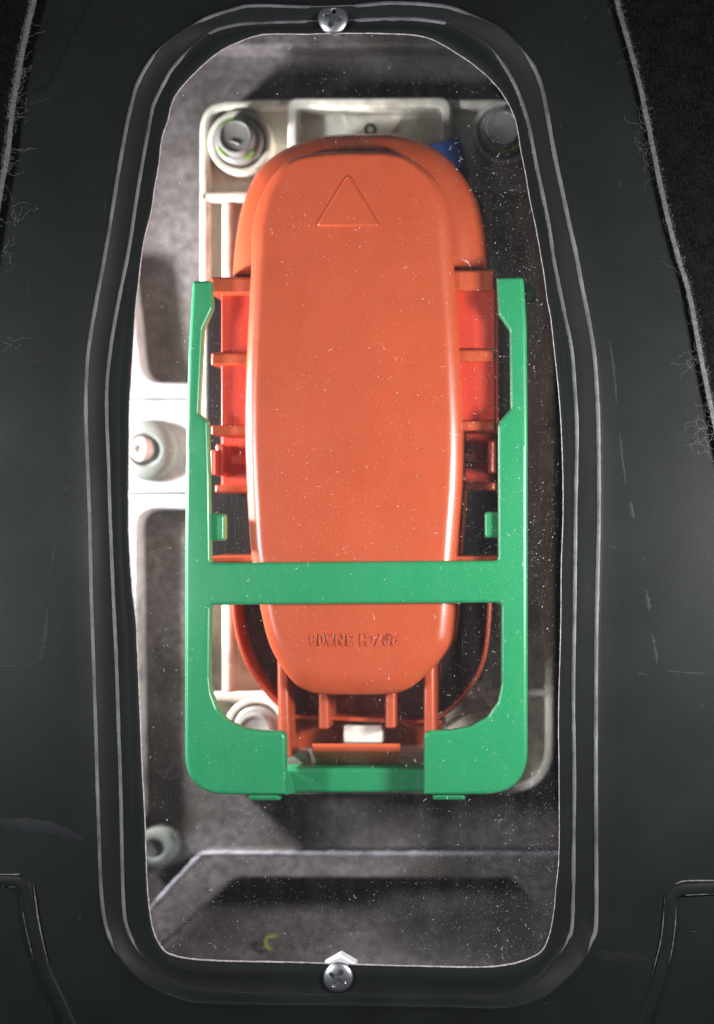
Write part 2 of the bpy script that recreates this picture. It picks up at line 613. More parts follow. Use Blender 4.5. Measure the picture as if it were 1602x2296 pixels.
c = P(345, 1905, -47)
g = thing('retaining_clip', (*c, ZF), 'dull grey round clip in the lower left corner below the green lever', 'clip')
MB().lathe(c, [(50 * K, ZF - .5), (50 * K, -49), (46 * K, -47.6), (36 * K, -47), (26 * K, -47.2), (22 * K, -49), (10 * K, -49.5), (.01, -49.5)]).build('clip_body', M['rubber'], g)

# ------------------------------------------------------------------ white socket base
ZB0 = -46
ZB1 = -40
base = thing('plug_socket', (*P(830, 1000, ZB0), ZB0 - 6), 'cream nylon socket base with ribs and bolt bosses under the orange plug', 'socket')
bo = fillet([(448, 222), (1240, 222), (1243, 1780), (448, 1780)], [75, 75, 110, 110], 10)
bow = PP(bo, ZB1)
MB().plate([bow], ZB0, ZB0 - 8, .6).build('base_plate', M['white'], base)
ring_in = offset(ccw(bow), 22 * K)
MB().plate([bow, ring_in], ZB1, ZB0 - .4, .9).build('outer_rim', M['white'], base)


def wplate(loop, z1, z0, bev, name, material, parent, holes=()):
    return MB().plate([PP(loop, z1)] + [PP(h, z1) for h in holes], z1, z0, bev).build(name, material, parent)


# top pocket frame
po = fillet([(645, 219), (1012, 217), (1012, 420), (645, 420)], [22, 28, 0, 0])
pi_ = fillet([(668, 243), (990, 241), (990, 420 - 10), (668, 420 - 10)], [8, 14, 0, 0])
wplate(po, ZB1 + 3, ZB0 - .3, .9, 'pocket_rim', M['white'], base, [pi_])
# arrow-shaped moulding in the pocket and a dark hole
wplate(fillet([(765, 255), (905, 255), (872, 320), (800, 320)], 6), ZB0 + 2, ZB0 - .2, .8, 'arrow_moulding', M['white'], base)
hc = P(831, 290, ZB0 + 2.2)
MB().lathe(hc, [(15 * K, ZB0 + 1), (15 * K, ZB0 + 2.5), (12.5 * K, ZB0 + 2.7), (11.5 * K, ZB0 + 2.2), (.01, ZB0 + 1.6)]).build('locating_hole', M['black'], base)
for (xa, ya, xb, yb) in ((448, 428, 640, 452), (1015, 414, 1240, 432), (448, 1552, 640, 1575), (1000, 1545, 1240, 1562)):
    wplate(rect(xa, ya, xb, yb, 8), ZB1, ZB0 - .2, .8, 'rib', M['white'], base)
wplate([(1080, 432), (1104, 432), (1104, 1545), (1080, 1545)], ZB1, ZB0 - .2, .8, 'rib', M['white'], base)
wplate([(498, 452), (520, 452), (520, 1552), (498, 1552)], ZB1, ZB0 - .2, .8, 'rib', M['white'], base)
# V-shaped rib at the lower right
wplate(fillet([(985, 1640), (1050, 1600), (1105, 1595), (1060, 1530), (1078, 1525), (1128, 1600), (1062, 1622), (1010, 1668)], 5, 3), ZB1 + 1, ZB0 - .2, .8, 'rib', M['white'], base)
# bolt bosses
BOLTS = [(528, 306, -33, 'dull grey bolt with green paint at the top left corner of the white socket', 1),
         (1128, 284, -33, 'grey bolt half hidden by the window edge, top right of the orange plug', 1),
         (570, 1640, -36, 'grey bolt deep inside the lower left opening of the green lever', 0)]
for k, (bx, by, bz, lab, gp) in enumerate(BOLTS):
    c = P(bx, by, bz)
    s_ = sc(bz)
    mb = MB()
    mb.lathe(c, [(74 * s_, ZB0 - .5), (74 * s_, ZB1 - .4), (70 * s_, ZB1 + .3), (62 * s_, ZB1 + .3), (58 * s_, ZB1 - .6), (56 * s_, ZB0 + 1.2), (.01, ZB0 + 1.2)])
    mb.build('boss', M['white'], base)
    b = thing('flange_bolt', (*c, ZB0), lab, 'bolt', 'bolts holding the socket base')
    MB().lathe(c, [(54 * s_, ZB0 + 1), (54 * s_, bz - 4.2), (50 * s_, bz - 3.6), (44 * s_, bz - 3.4), (.01, bz - 3.4)]).build('washer', M['bolt'], b)
    MB().lathe(c, [(41 * s_, bz - 3.6), (41 * s_, bz - .8), (38 * s_, bz), (34 * s_, bz + .1), (31 * s_, bz - .15), (.01, bz - .2)]).build('head', M['bolt'], b)
    if gp:
        mb = MB()
        for a0, a1 in (((40, 150), (205, 240), (290, 330)) if k == 0 else ((250, 330),)):
            pts = [(c[0] + 47 * s_ * math.cos(math.radians(a)), c[1] + 47 * s_ * math.sin(math.radians(a)), bz - 3.3) for a in range(a0, a1, 8)]
            mb.tube(pts, .55, 6)
        mb.build('paint_mark', M['paint_green'], b)
    if k == 0:
        MB().tube([(c[0] - 1.6, c[1] - 1.2, bz - .1), (c[0] + .2, c[1] - 1.7, bz - .1), (c[0] + 1.1, c[1] - 2.2, bz - .1)], .28, 5).build('stamp_mark', M['bolt'], b)
# black sheet added round the plug, standing for the shade in the deep gap
wplate(rect(462, 636, 1125, 1300, 20), -37, ZB0 - .2, .8, 'contact_housing', M['black'], base)
wplate(rect(770, 1627, 858, 1666, 4), -26, ZB0 - .2, .5, 'latch_post', M['white'], base)  # added block, lifts the white base under the slot into the light
wplate(fillet([(560, 1685), (690, 1685), (690, 1728), (560, 1728)], 4), -28, ZB0 - .2, .5, 'latch_rail', M['white'], base)
wplate(fillet([(893, 1680), (1040, 1680), (1040, 1728), (922, 1728), (922, 1702), (893, 1702)], 3), -27, ZB0 - .2, .5, 'latch_rail', M['white'], base)
# blue connector corner behind the plug
c = P(1010, 340, -38)
bl = MB().plate([PP(fillet([(960, 322), (1032, 308), (1045, 372), (1000, 385)], 3), -30)], -30, ZB0 - .2, .6)
tag(bl.build('blue_connector', M['blue'], None), 'small blue plastic corner peeping out at the upper right of the orange plug', 'connector')

# ------------------------------------------------------------------ orange service plug
ZC = -9.2
plug = thing('service_plug', (*P(795, 950, -24), -36), 'orange plastic service disconnect plug with raised triangle and a green locking lever', 'service plug')
FL = [(522, 612), (526, 560), (532, 517), (547, 452), (577, 387), (627, 342), (692, 312), (742, 302), (842, 299), (897, 302), (957, 322), (1002, 352), (1042, 397), (1072, 452), (1087, 517), (1092, 592)]
flm = catmull(FL, 5, False)
flw = PP(flm, -24)
by = P(800, 640, -24)[1]
floop = ccw(flw + [(flw[-1][0] + .1, by), (flw[0][0] - .1, by)])


def sidef(d):
    """inset that leaves the straight lower closing edge alone"""
    return lambda m: 0 if m.y > .6 else d


def ringz(loop, d, z):
    q = offset(loop, d) if d else loop
    return [(x, max(y, by) if d else y, z) for x, y in q]


mb = MB()
mb.loft([ringz(floop, 0, -38), ringz(floop, 0, -25), ringz(floop, .5, -22.2), ringz(floop, 1.5, -19.8), ringz(floop, 3.0, -17.8), ringz(floop, 5.0, -16.4), ringz(floop, 7.2, -15.7), ringz(floop, 8.4, -15.6)])
mb.build('flange', M['orange'], plug, sharp=50)

CAP = [(667, 350), (717, 341), (767, 338), (817, 338), (867, 339), (917, 352), (967, 390), (992, 427), (1008, 480), (1015, 560), (1020, 640), (1026, 720), (1033, 850), (1037, 950), (1037, 1020), (1034, 1100),
       (1028, 1180), (1022, 1260), (1018, 1340), (1014, 1400), (1007, 1445), (985, 1482), (955, 1515), (915, 1546), (870, 1557), (780, 1559), (715, 1557), (685, 1549), (658, 1532), (630, 1496), (605, 1450), (588, 1390), (573, 1310),
       (561, 1230), (554, 1120), (549, 1000), (549, 900), (553, 780), (558, 680), (562, 600), (564, 517), (577, 457), (602, 407), (630, 372)]
capw = ccw(PP(catmull(CAP, 5), ZC - 2))


def capd(k):
    # the shoulder is narrow at the top end, wider on the flanks, long at the foot
    def f(m):     # m points inwards
        w = 3.4
        if m.y < -.3: w = 3.4 - 1.7 * min((-m.y - .3) / .5, 1)
        if m.y > .3: w = 3.4 + 1.9 * min((m.y - .3) / .5, 1)
        return w * k
    return f


rings = [[(x, y, -36) for x, y in capw], [(x, y, ZC - 3.2) for x, y in capw]]
for k, dz in ((.03, -2.6), (.1, -2.1), (.2, -1.65), (.35, -1.2), (.5, -.83), (.65, -.51), (.8, -.27), (.95, -.11), (1.1, -.03), (1.25, 0)):
    q = offset(capw, capd(k))
    rings.append([(x, y, ZC + dz) for x, y in q])
q = offset(capw, capd(1.4))
rings.append([(x, y, ZC) for x, y in q])
MB().loft(rings).build('cap', M['orange'], plug, sharp=60)

# raised triangle on the cap
tri = fillet([(781, 388), (853, 508), (708, 508)], 7, 5)
trw = ccw(PP(tri, ZC + .3))
mb = MB()
mb.plate([trw], ZC + .62, ZC - .3, .6, 3)
mb.build('triangle_emblem', M['orange'], plug, sharp=60)

# part number, read from the other side of the hatch
tcv = bpy.data.curves.new('lettering', 'FONT')
tcv.body = '297C1 3NA0B'
tcv.size = 1.0
tcv.extrude = .09
tcv.bevel_depth = .02
tcv.bevel_resolution = 1
tcv.offset = .028
tcv.space_character = 1.22
tob = bpy.data.objects.new('lettering_source', tcv)
COL.objects.link(tob)
bpy.context.view_layer.update()
me = bpy.data.meshes.new_from_object(tob.evaluated_get(bpy.context.evaluated_depsgraph_get()))
bpy.data.objects.remove(tob)
xs = [v.co.x for v in me.vertices]; ys = [v.co.y for v in me.vertices]
pa, pb = P(695, 1419, ZC), P(892, 1449, ZC)
sx = (pb[0] - pa[0]) / (max(xs) - min(xs)); sy = (pa[1] - pb[1]) / (max(ys) - min(ys))
org = parent_loc(plug)
for v in me.vertices:
    x = pb[0] - (v.co.x - min(xs)) * sx
    y = pa[1] - (v.co.y - min(ys)) * sy
    z = ZC + .02 + v.co.z * 3.4
    v.co = Vector((x * .001, y * .001, z * .001)) - org
me.materials.append(M['orange'])
me.name = 'lettering'
lt = bpy.data.objects.new('lettering', me)
COL.objects.link(lt)
lt.parent = plug
lt['label'] = 'raised part number 297C1 3NA0B, upside down'


def oplate(loop, z1, z0, bev, name, material=None, parent=None, holes=()):
    return wplate(loop, z1, z0, bev, name, material or M['orange'], parent or plug, holes)


# ribs on both flanks
oplate(rect(471, 620, 600, 660, 5), -12.5, -30, 1.1, 'rib')
oplate(rect(985, 605, 1111, 652, 5), -12.5, -30, 1.1, 'rib')
oplate(rect(472, 790, 570, 819, 6), -12.6, -30, 1.0, 'rib')
oplate(rect(1015, 783, 1112, 811, 6), -12.6, -30, 1.0, 'rib')
oplate(rect(472, 953, 570, 976, 6), -12.6, -36, .9, 'rib')
oplate(rect(1015, 943, 1113, 966, 6), -12.6, -36, .9, 'rib')
oplate(rect(519, 1020, 570, 1038, 5), -20, -36, .7, 'short_rib')
oplate(rect(1020, 1014, 1069, 1033, 5), -20, -36, .7, 'short_rib')
oplate(rect(482, 1087, 575, 1105, 4), -20, -36, .7, 'rib')
oplate(rect(1015, 1081, 1110, 1099, 4), -20, -36, .7, 'rib')
oplate(rect(471, 1008, 483, 1066, 4), -17, -36, .6, 'guide_stud')
oplate(rect(1094, 988, 1108, 1060, 4), -20, -36, .6, 'guide_stud')
oplate(rect(484, 996, 500, 1064, 4), -22, -36, .6, 'guide_stud')
# side shelves between the ribs
oplate(rect(496, 640, 575, 960, 3), -15, -36, .5, 'side_shelf', M['red'])
oplate(rect(1010, 640, 1112, 950, 3), -15, -36, .5, 'side_shelf', M['red'])
oplate(rect(497, 955, 575, 1092, 3), -33, -36.5, .4, 'lower_shelf', M['red'])
oplate(rect(1010, 945, 1110, 1088, 3), -33, -36.5, .4, 'lower_shelf', M['red'])
# lower skirt: a thin rim round a dark moat
SK = [(512, 1262), (520, 1330), (527, 1400), (540, 1455), (562, 1505), (592, 1547), (626, 1582), (660, 1610), (940, 1622), (985, 1612), (1030, 1578), (1064, 1535), (1086, 1490), (1097, 1440), (1102, 1380), (1108, 1262)]
skl = catmull(SK[:8], 5, False) + catmull(SK[8:], 5, False)
skw = ccw(PP(skl, -27))
MB().plate([skw, offset(skw, 1.2)], -25, -40, .4).build('skirt_rim', M['orange'], plug)
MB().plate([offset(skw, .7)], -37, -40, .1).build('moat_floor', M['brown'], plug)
oplate(rect(472, 1247, 1118, 1262, 3), -14, -30, .6, 'cross_web')
# end section
oplate([(621, 1465), (643, 1462), (651, 1700), (625, 1700)], -15, -38, .9, 'end_wall')
oplate([(950, 1460), (974, 1458), (976, 1700), (950, 1700)], -15, -38, .9, 'end_wall')
oplate([(978, 1615), (992, 1615), (992, 1700), (978, 1700)], -24, -38, .5, 'end_wall')
oplate([(640, 1490), (960, 1490), (960, 1688), (640, 1688)], -36.2, -38, .3, 'end_floor', holes=[rect(768, 1625, 860, 1668, 5)])
oplate(rect(714, 1535, 737, 1636, 6), -19, -44, .8, 'short_rib')
oplate(rect(864, 1535, 887, 1634, 6), -19, -44, .8, 'short_rib')
# latch tongue with a sloping front
mb = MB()
A = [P(x, y, z) + (z,) for x, y, z in ((702, 1712, -24), (895, 1712, -24), (899, 1668, -17), (700, 1668, -17))]
mb = MB()
prof = [(1667, -24), (1667, -13.6), (1668.5, -12.9), (1675, -12.5), (1682, -12.8), (1687, -13.8), (1711, -22), (1713, -24.5)]
L_ = []; R_ = []
for i, (yy, z) in enumerate(prof):
    sl = (yy - 1667) * .2
    L_.append((*P(700 + sl, yy, z), z)); R_.append((*P(898 - sl * .2, yy, z), z))
n = len(prof)
mb.add(L_ + R_, [(i, i + 1, n + i + 1, n + i) for i in range(n - 1)] + [tuple(range(n))[::-1], tuple(range(n, 2 * n)), (0, n, 2 * n - 1, n - 1)])
mb.build('latch_tongue', M['orange'], plug, sharp=50)

# fine mould lines on the cap
for pts, z in (([(870, 1440), (871, 1520)], ZC), ([(715, 1478), (715, 1520)], ZC), ([(622, 980), (622, 1256)], ZC)):
    MB().tube([(*P(x, y, z), z - .02) for x, y in catmull(pts, 6, False)], .11, 5).build('mould_line', M['orange'], plug)

# ------------------------------------------------------------------ green locking lever
ZL = -6
outer_l = [(431, 629), (473, 629), (477, 690), (455, 738), (446, 928), (466, 945), (469, 1060), (472, 1262), (1116, 1257),
           (1116, 955), (1119, 945), (1144, 917), (1142, 742), (1117, 705), (1113, 622), (1174, 620), (1181, 730), (1183, 1000), (1183, 1783), (950, 1783), (950, 1640),
           (1010, 1638), (1055, 1630), (1092, 1608), (1115, 1575), (1123, 1535), (1123, 1352), (472, 1357), (470, 1520), (474, 1555), (487, 1590), (512, 1618), (548, 1634), (590, 1640), (640, 1640),
           (641, 1783), (414, 1783), (414, 1250), (416, 1000), (421, 800)]
rad = [9, 4, 8, 8, 8, 8, 6, 9, 9, 4, 4, 8, 8, 8, 4, 9, 10, 10, 100, 3, 16, 30, 25, 25, 25, 25, 10, 10, 25, 25, 25, 25, 25, 25, 18, 3, 95, 10, 10, 10]
lev = MB().plate([PP(fillet(outer_l, rad, 9), ZL)], ZL, ZL - 3, 1.1, 4).build('locking_lever', M['green'], plug)
lev['label'] = 'green locking lever with two arms and a crossbar'
for loop, z in ((rect(466, 1152, 503, 1213, 8), -8.5), (rect(1086, 1147, 1122, 1206, 8), -8.5)):
    wplate(loop, z, z - 4, .9, 'stop_tab', M['green'], lev)
for loop in (rect(556, 1772, 628, 1796, 5), rect(970, 1772, 1043, 1795, 5)):
    wplate(loop, ZL - 1.4, ZL - 5, .9, 'end_tab', M['green'], lev)
# recessed lower bar joining the feet
mb = MB()
mb.plate([PP(fillet([(630, 1725), (700, 1722), (890, 1722), (965, 1725), (965, 1777), (630, 1779)], 8), -17)], -17, -26, 1.0)
mb.build('lower_bar', M['green'], lev)
mb = MB()
prof = [P(641, 1640, ZL), ]
q = [(*P(640, 1730, -7), -7.2), (*P(640, 1783, -7), -7.2), (*P(663, 1778, -16.5), -16.5), (*P(652, 1730, -16.5), -16.5)]
mb.add(q + [(x - .6, y, z - .6) for x, y, z in q], [(0, 1, 2, 3), (7, 6, 5, 4), (0, 4, 5, 1), (1, 5, 6, 2), (2, 6, 7, 3), (3, 7, 4, 0)])
mb.build('side_web', M['green'], lev)
for xa, xb in ((424, 630), (962, 1176)):
    MB().tube([(*P(xa + (xb - xa) * t, 1672, ZL), ZL - .03) for t in (0, .25, .5, .75, 1)], .09, 5).build('mould_line', M['green'], lev)
c = P(1180, 655, -11)
MB().lathe(c, [(20 * K, -22), (20 * K, -13), (17 * K, -12), (.01, -11.8)]).build('hinge_pin', M['green'], lev)

# ------------------------------------------------------------------ clear window
ZW = -4.4
pw = thing('clear_window', (*P(785, 1148, ZW), ZW - 1.2), 'clear dusty plastic window fixed behind the long oval cutout of the cover', 'window')
pl = mixl(hole, inner, .62)
MB().plate([PP(pl[::4], ZW)], ZW, ZW - 1.2, .2, 2).build('pane', M['pane'], pw)

# ------------------------------------------------------------------ black cover
cov = thing('cover_panel', (*P(785, 1148, 0), -3.4), 'black moulded plastic cover panel with a stepped edge round its long oval cutout', 'cover panel')
LIP = -3.0


def at(loop, z):
    return [(*P(x, y, z), z) for x, y in loop]


rect0 = rectray(-420, -260, 2020, 2560)
rough_hole = [(p[0] + .9 * fbm(p[0], p[1], 3, .05), p[1] + .9 * fbm(p[0], p[1], 9, .05)) for p in hole]
rings = [at(push(rough_hole, .5), LIP - 1.3), at(rough_hole, LIP - 1.0), at(rough_hole, LIP - .25), at(push(rough_hole, 1.6), LIP),
         at(mixl(rough_hole, inner, .5), LIP), at(push(inner, -7), LIP), at(push(inner, -3), LIP + .22), at(push(inner, .5), LIP + .42), at(push(inner, 4), LIP + .5),
         at(mixl(inner, outer, .5), LIP * .46), at(push(outer, -5), -.12), at(push(outer, -2), .16), at(push(outer, 2), .28), at(push(outer, 7), .12), at(push(outer, 13), 0)]
o13 = push(outer, 13)
for t in (.06, .12, .18, .25, .32, .4, .5, .6, .7, .8, .9, 1):
    lp = mixl(o13, rect0, t)
    rings.append([(*P(x, y, 0), -2.5 * t * t + .4 * t * fbm(x, y, 31, .006)) for x, y in lp])
mb = MB()
mb.loft([r[::-1] for r in rings], cap=False)
mb.build('panel', M['cover'], cov, sharp=75, weighted=False)


def ribbon(pts, w, z, mbx, seed=0, closed=False, hgt=.12):
    """a low ridge of worn plastic along pts (reading units), width w(i, p)"""
    n = len(pts)
    base = len(mbx.v)
    for i, p in enumerate(pts):
        a = pts[i - 1] if (i or closed) else pts[0]
        b = pts[(i + 1) % n] if (i < n - 1 or closed) else pts[-1]
        t = Vector((b[0] - a[0], b[1] - a[1]))
        t = t.normalized() if t.length > 1e-6 else Vector((1, 0))
        nn = Vector((-t.y, t.x))
        ww = w(i, p)
        zz = z(p) if callable(z) else z
        hh = hgt * min(ww / 2, 1)
        for u, h in ((-1, -.3 if hgt > .04 else -.08), (-.55, hh * .8), (0, hh), (.55, hh * .8), (1, -.3 if hgt > .04 else -.08)):
            mbx.v.append((*P(p[0] + nn.x * ww * u, p[1] + nn.y * ww * u, zz), zz + h))
    for i in range(n if closed else n - 1):
        j = (i + 1) % n
        for k in range(4):
            mbx.f.append((base + i * 5 + k, base + i * 5 + k + 1, base + j * 5 + k + 1, base + j * 5 + k))


def bump_(x, c, w):
    return max(0, 1 - abs(x - c) / w)


def edge_w(kind):
    def f(i, p):
        x, y = p
        jag = fbm(x, y, kind * 5.1, .035, 3)
        fine = fbm(x, y, kind * 2.7 + 40, .16, 3)
        right = x > 785
        w = 4.3 + .9 * jag + (2.4 if right and kind else .9) * fine
        if right:
            w *= 1.15
            # the painted glint fades out at the top right corner
            w *= 1 - .95 * sm(y, 20, 45) * (1 - sm(y, 95, 150)) if x > 1000 else 1
            w *= 1 - sm(y, 2080 if kind else 2100, 2150) if x > 1180 else 1
        else:
            w *= 1 - .9 * sm(y, 40, 60) * (1 - sm(y, 100, 140)) if 340 < x < 470 else 1
            w *= 1 - sm(y, 2095, 2150) if y > 2080 else 1
        if 330 < x < 1240 and y > 2100: w *= .0
        if 690 < x < 800 and y < 120: w *= .4
        return max(w, .02)
    return f


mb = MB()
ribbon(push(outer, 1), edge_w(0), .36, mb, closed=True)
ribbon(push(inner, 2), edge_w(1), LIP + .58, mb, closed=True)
mb.build('worn_edge', M['wear'], cov, sharp=60, weighted=False)  # worn rim lines with the ridge glints painted in
# burr on the cut hole edge, the light it catches painted pale
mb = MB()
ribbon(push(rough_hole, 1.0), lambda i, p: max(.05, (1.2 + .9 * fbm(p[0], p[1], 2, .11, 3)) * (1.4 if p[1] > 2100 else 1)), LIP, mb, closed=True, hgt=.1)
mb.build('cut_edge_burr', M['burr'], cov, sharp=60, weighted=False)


# low stiffening ribs in the lower corners
def rib_strip(pts, half, h, name):
    mbx = MB()
    pts = catmull(pts, 8, False)
    prof = [(-1.25, -.4), (-1.0, 0), (-.85, h * .8), (-.7, h), (.7, h), (.85, h * .8), (1.0, 0), (1.25, -.4)]
    base = 0
    m = len(prof)
    for i, p in enumerate(pts):
        a = pts[max(i - 1, 0)]; b = pts[min(i + 1, len(pts) - 1)]
        t = Vector((b[0] - a[0], b[1] - a[1])).normalized()
        nn = Vector((-t.y, t.x))
        zz = panel_z(p)
        for u, hh in prof:
            mbx.v.append((*P(p[0] + nn.x * half * u, p[1] + nn.y * half * u, zz), zz + hh))
    for i in range(len(pts) - 1):
        for k in range(m - 1):
            mbx.f.append((i * m + k, i * m + k + 1, (i + 1) * m + k + 1, (i + 1) * m + k))
    return mbx.build(name, M['cover'], cov, sharp=60, weighted=False), pts


def panel_z(p):
    a = math.atan2(p[1] - CEN[1], p[0] - CEN[0])
    k = min(range(NR), key=lambda i: abs(ANG[i] - a))
    r0 = math.hypot(o13[k][0] - CEN[0], o13[k][1] - CEN[1]); r1 = math.hypot(rect0[k][0] - CEN[0], rect0[k][1] - CEN[1])
    r_ = math.hypot(p[0] - CEN[0], p[1] - CEN[1])
    t = max(0, (r_ - r0) / (r1 - r0))
    return -2.5 * t * t + .4 * t * fbm(p[0], p[1], 31, .006)


RIBS = [[(-120, 1976), (20, 1975), (50, 1980), (62, 2005), (74, 2072), (97, 2166), (140, 2260), (200, 2400)],
        [(1720, 1988), (1560, 1992), (1520, 1998), (1504, 2020), (1499, 2085), (1482, 2182), (1445, 2290), (1400, 2400)]]
for rb in RIBS:
    _, pts = rib_strip(rb, 15, .9, 'stiffening_rib')
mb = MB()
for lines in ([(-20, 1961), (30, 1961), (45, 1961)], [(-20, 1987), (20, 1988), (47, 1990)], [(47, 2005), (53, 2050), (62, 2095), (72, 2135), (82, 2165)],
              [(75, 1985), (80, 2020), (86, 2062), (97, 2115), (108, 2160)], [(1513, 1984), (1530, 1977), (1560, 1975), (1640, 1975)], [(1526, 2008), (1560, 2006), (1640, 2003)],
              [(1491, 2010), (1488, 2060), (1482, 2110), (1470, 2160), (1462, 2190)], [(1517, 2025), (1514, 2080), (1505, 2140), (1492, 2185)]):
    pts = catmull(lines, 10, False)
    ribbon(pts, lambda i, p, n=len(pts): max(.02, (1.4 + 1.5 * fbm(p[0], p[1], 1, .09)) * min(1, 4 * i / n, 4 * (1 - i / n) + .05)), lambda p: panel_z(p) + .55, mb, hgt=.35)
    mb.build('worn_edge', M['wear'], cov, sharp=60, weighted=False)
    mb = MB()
# faint scuff marks
mb = MB()
for lines, w in (([(152, 1085), (148, 1110)], 6), ([(128, 1190), (120, 1250), (113, 1300)], 5), ([(110, 1340), (104, 1420), (96, 1465), (88, 1482)], 7), ([(95, 1487), (50, 1494), (-10, 1496)], 5),
                 ([(1366, 760), (1372, 800), (1378, 850), (1384, 920)], 4), ([(1388, 960), (1394, 1020), (1404, 1090)], 4), ([(1412, 1120), (1420, 1165)], 5), ([(1448, 1320), (1455, 1370)], 6), ([(1462, 1420), (1468, 1450), (1474, 1490)], 5),
                 ([(1478, 1502), (1530, 1508), (1590, 1511)], 3)):
    pts = catmull(lines, 14, False)
    ribbon(pts, lambda i, p, n=len(pts), w=w: max(.02, 1.5 * w * (.6 + 1.2 * fbm(p[0], p[1], 6, .08)) * min(1, 3 * i / n, 3 * (1 - i / n) + .02)), lambda p: panel_z(p) + .04, mb, hgt=.03)
    mb.build('scuff_mark', M['scuff'], cov, sharp=60, weighted=False)
    mb = MB()

# rubbed edge of the casing rib, its highlight put into the pale colour
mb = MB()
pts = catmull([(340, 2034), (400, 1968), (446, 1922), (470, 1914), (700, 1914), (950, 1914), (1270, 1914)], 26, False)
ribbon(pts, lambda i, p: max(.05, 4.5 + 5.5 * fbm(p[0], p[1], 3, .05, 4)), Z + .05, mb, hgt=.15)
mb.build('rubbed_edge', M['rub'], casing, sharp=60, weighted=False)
# dried smears, creases and lint on the panel
for pts, w in (([(-20, 1846), (60, 1848), (120, 1858), (190, 1886)], 24), ([(1335, 2140), (1390, 2146), (1450, 2152)], 20)):
    mb = MB()
    pts = catmull(pts, 14, False)
    ribbon(pts, lambda i, p, n=len(pts), w=w: max(.05, w * (.7 + .5 * fbm(p[0], p[1], 6, .05)) * min(1, .3 + 4 * i / n, 4 * (1 - i / n))), lambda p: panel_z(p) + .03, mb, hgt=.015)
    mb.build('smear', M['smear'], cov, sharp=60, weighted=False)
for pts in ([(262, -70), (215, 10), (165, 105), (135, 170), (110, 205), (60, 222)], [(1280, -60), (1310, 10), (1356, 80), (1400, 150), (1428, 215), (1436, 250)]):
    rib_strip(pts, 15, .10, 'pressed_crease')
mb = MB()
for k in range(420):
    while True:
        x = random.uniform(0, 1602); y = random.uniform(0, 2296)
        i = min(range(0, NR, 4), key=lambda q: abs(ANG[q] - math.atan2(y - CEN[1], x - CEN[0])))
        if math.hypot(x - CEN[0], y - CEN[1]) > math.hypot(o13[i][0] - CEN[0], o13[i][1] - CEN[1]): break
    z = panel_z((x, y)) + .12
    px, py = P(x, y, z)
    if k % 14 == 0:
        mb.tube([(a, b, z + .05) for a, b, _ in curl(px, py, 1, random.uniform(0, 6.3), random.uniform(.8, 2.6), .5, 5)] if 'curl' in globals() else [(px, py, z), (px + .8, py + .3, z + .05), (px + 1.2, py + .9, z)], .016, 3)
    else:
        r = .03 + .035 * random.random() ** 2
        mb.add([(px + r, py, z), (px - r, py, z), (px, py + r, z), (px, py - r, z), (px, py, z + r), (px, py, z - r)], [(0, 2, 4), (2, 1, 4), (1, 3, 4), (3, 0, 4), (2, 0, 5), (1, 2, 5), (3, 1, 5), (0, 3, 5)])
tag(mb.build('lint', M['fibre'], cov, sharp=None), kind='stuff')

# ------------------------------------------------------------------ screws and nut
for (sx_, sy_, zz, lab, rot) in ((745, 38, LIP + 1.6, 'shiny cross recess screw at the top of the window, cut by the picture edge', .2), (757, 2195, LIP, 'shiny cross recess screw below the window, at the bottom of the cover', .5)):
    c = P(sx_, sy_, zz + 2)
    s = thing('pan_head_screw', (*c, zz), lab, 'screw', 'screws holding the window')
    screw_head(c, 33.5 * K, zz - .05, 1.9, 4, 1.7, 14.5 * K, M['steel'], s, 'head', rot=rot)
    MB().lathe(c, [(2.0, zz - 11), (2.0, zz), (.01, zz + .01)], 20).build('shank', M['steel'], s)
c = P(763, 2180, -6)
nut = MB()
hx = [(c[0] + 5.1 * math.cos(PI / 6 + k * PI / 3), c[1] + 5.1 * math.sin(PI / 6 + k * PI / 3)) for k in range(6)]
nut.plate([fillet(hx, .4, 2)], -5.2, -9, .8, 3)
M['nut'] = mat('nut_zinc', (.8, .8, .82), .4, metal=.35, var=.1, vscale=500)
tag(nut.build('hex_nut', M['nut'], None, sharp=25), 'shiny hex nut behind the window, just above the bottom screw', 'nut')

# ------------------------------------------------------------------ carpet
ZK = 2.4
LEFT = [(110, -160), (75, 0), (55, 85), (40, 165), (27, 240), (15, 350), (0, 425), (-30, 620), (-75, 950), (-130, 1500), (-170, 2500)]
RIGHT = [(1352, -160), (1386, 0), (1406, 75), (1436, 185), (1456, 280), (1471, 355), (1493, 460), (1521, 570), (1546, 652), (1566, 757), (1586, 862), (1606, 960), (1650, 1200), (1710, 1600), (1760, 2500)]
lw = catmull(LEFT, 10, False); rw = catmull(RIGHT, 10, False)


def wob(pts, seed):
    return [(x + 1.6 * fbm(x, y, seed, .05), y) for x, y in pts]


lw = wob(lw, 1); rw = wob(rw, 2)
carp = thing('carpet', (*P(1560, 300, 0), 0), 'black pile carpet with a fuzzy grey cut edge round the cover panel', 'carpet')
hole_c = lw + rw[::-1]
MB().plate([PP([(-460, -300), (2080, -300), (2080, 2600), (-460, 2600)], ZK), PP(hole_c, ZK)], ZK, -.5, .5, 2).build('carpet_sheet', M['carpet'], carp, sharp=60)
mb = MB()
for side in (lw, rw):
    for off, rr in ((0, .5), (4 if side is lw else -4, .4)):
        pts = [(*P(x + off + 1.2 * fbm(x, y, off, .11), y, ZK), ZK - .15 + .3 * fbm(x, y, off + 3, .08)) for x, y in side if -100 < y < 1500]
        mb.tube(pts, lambda t, s=len(pts), rr=rr: rr * (1 + .22 * noise.noise(Vector((t * s * .9, rr * 9, 0)))), 6)
    mb.build('cut_edge', M['felt'], carp, sharp=70, weighted=False)
    mb = MB()


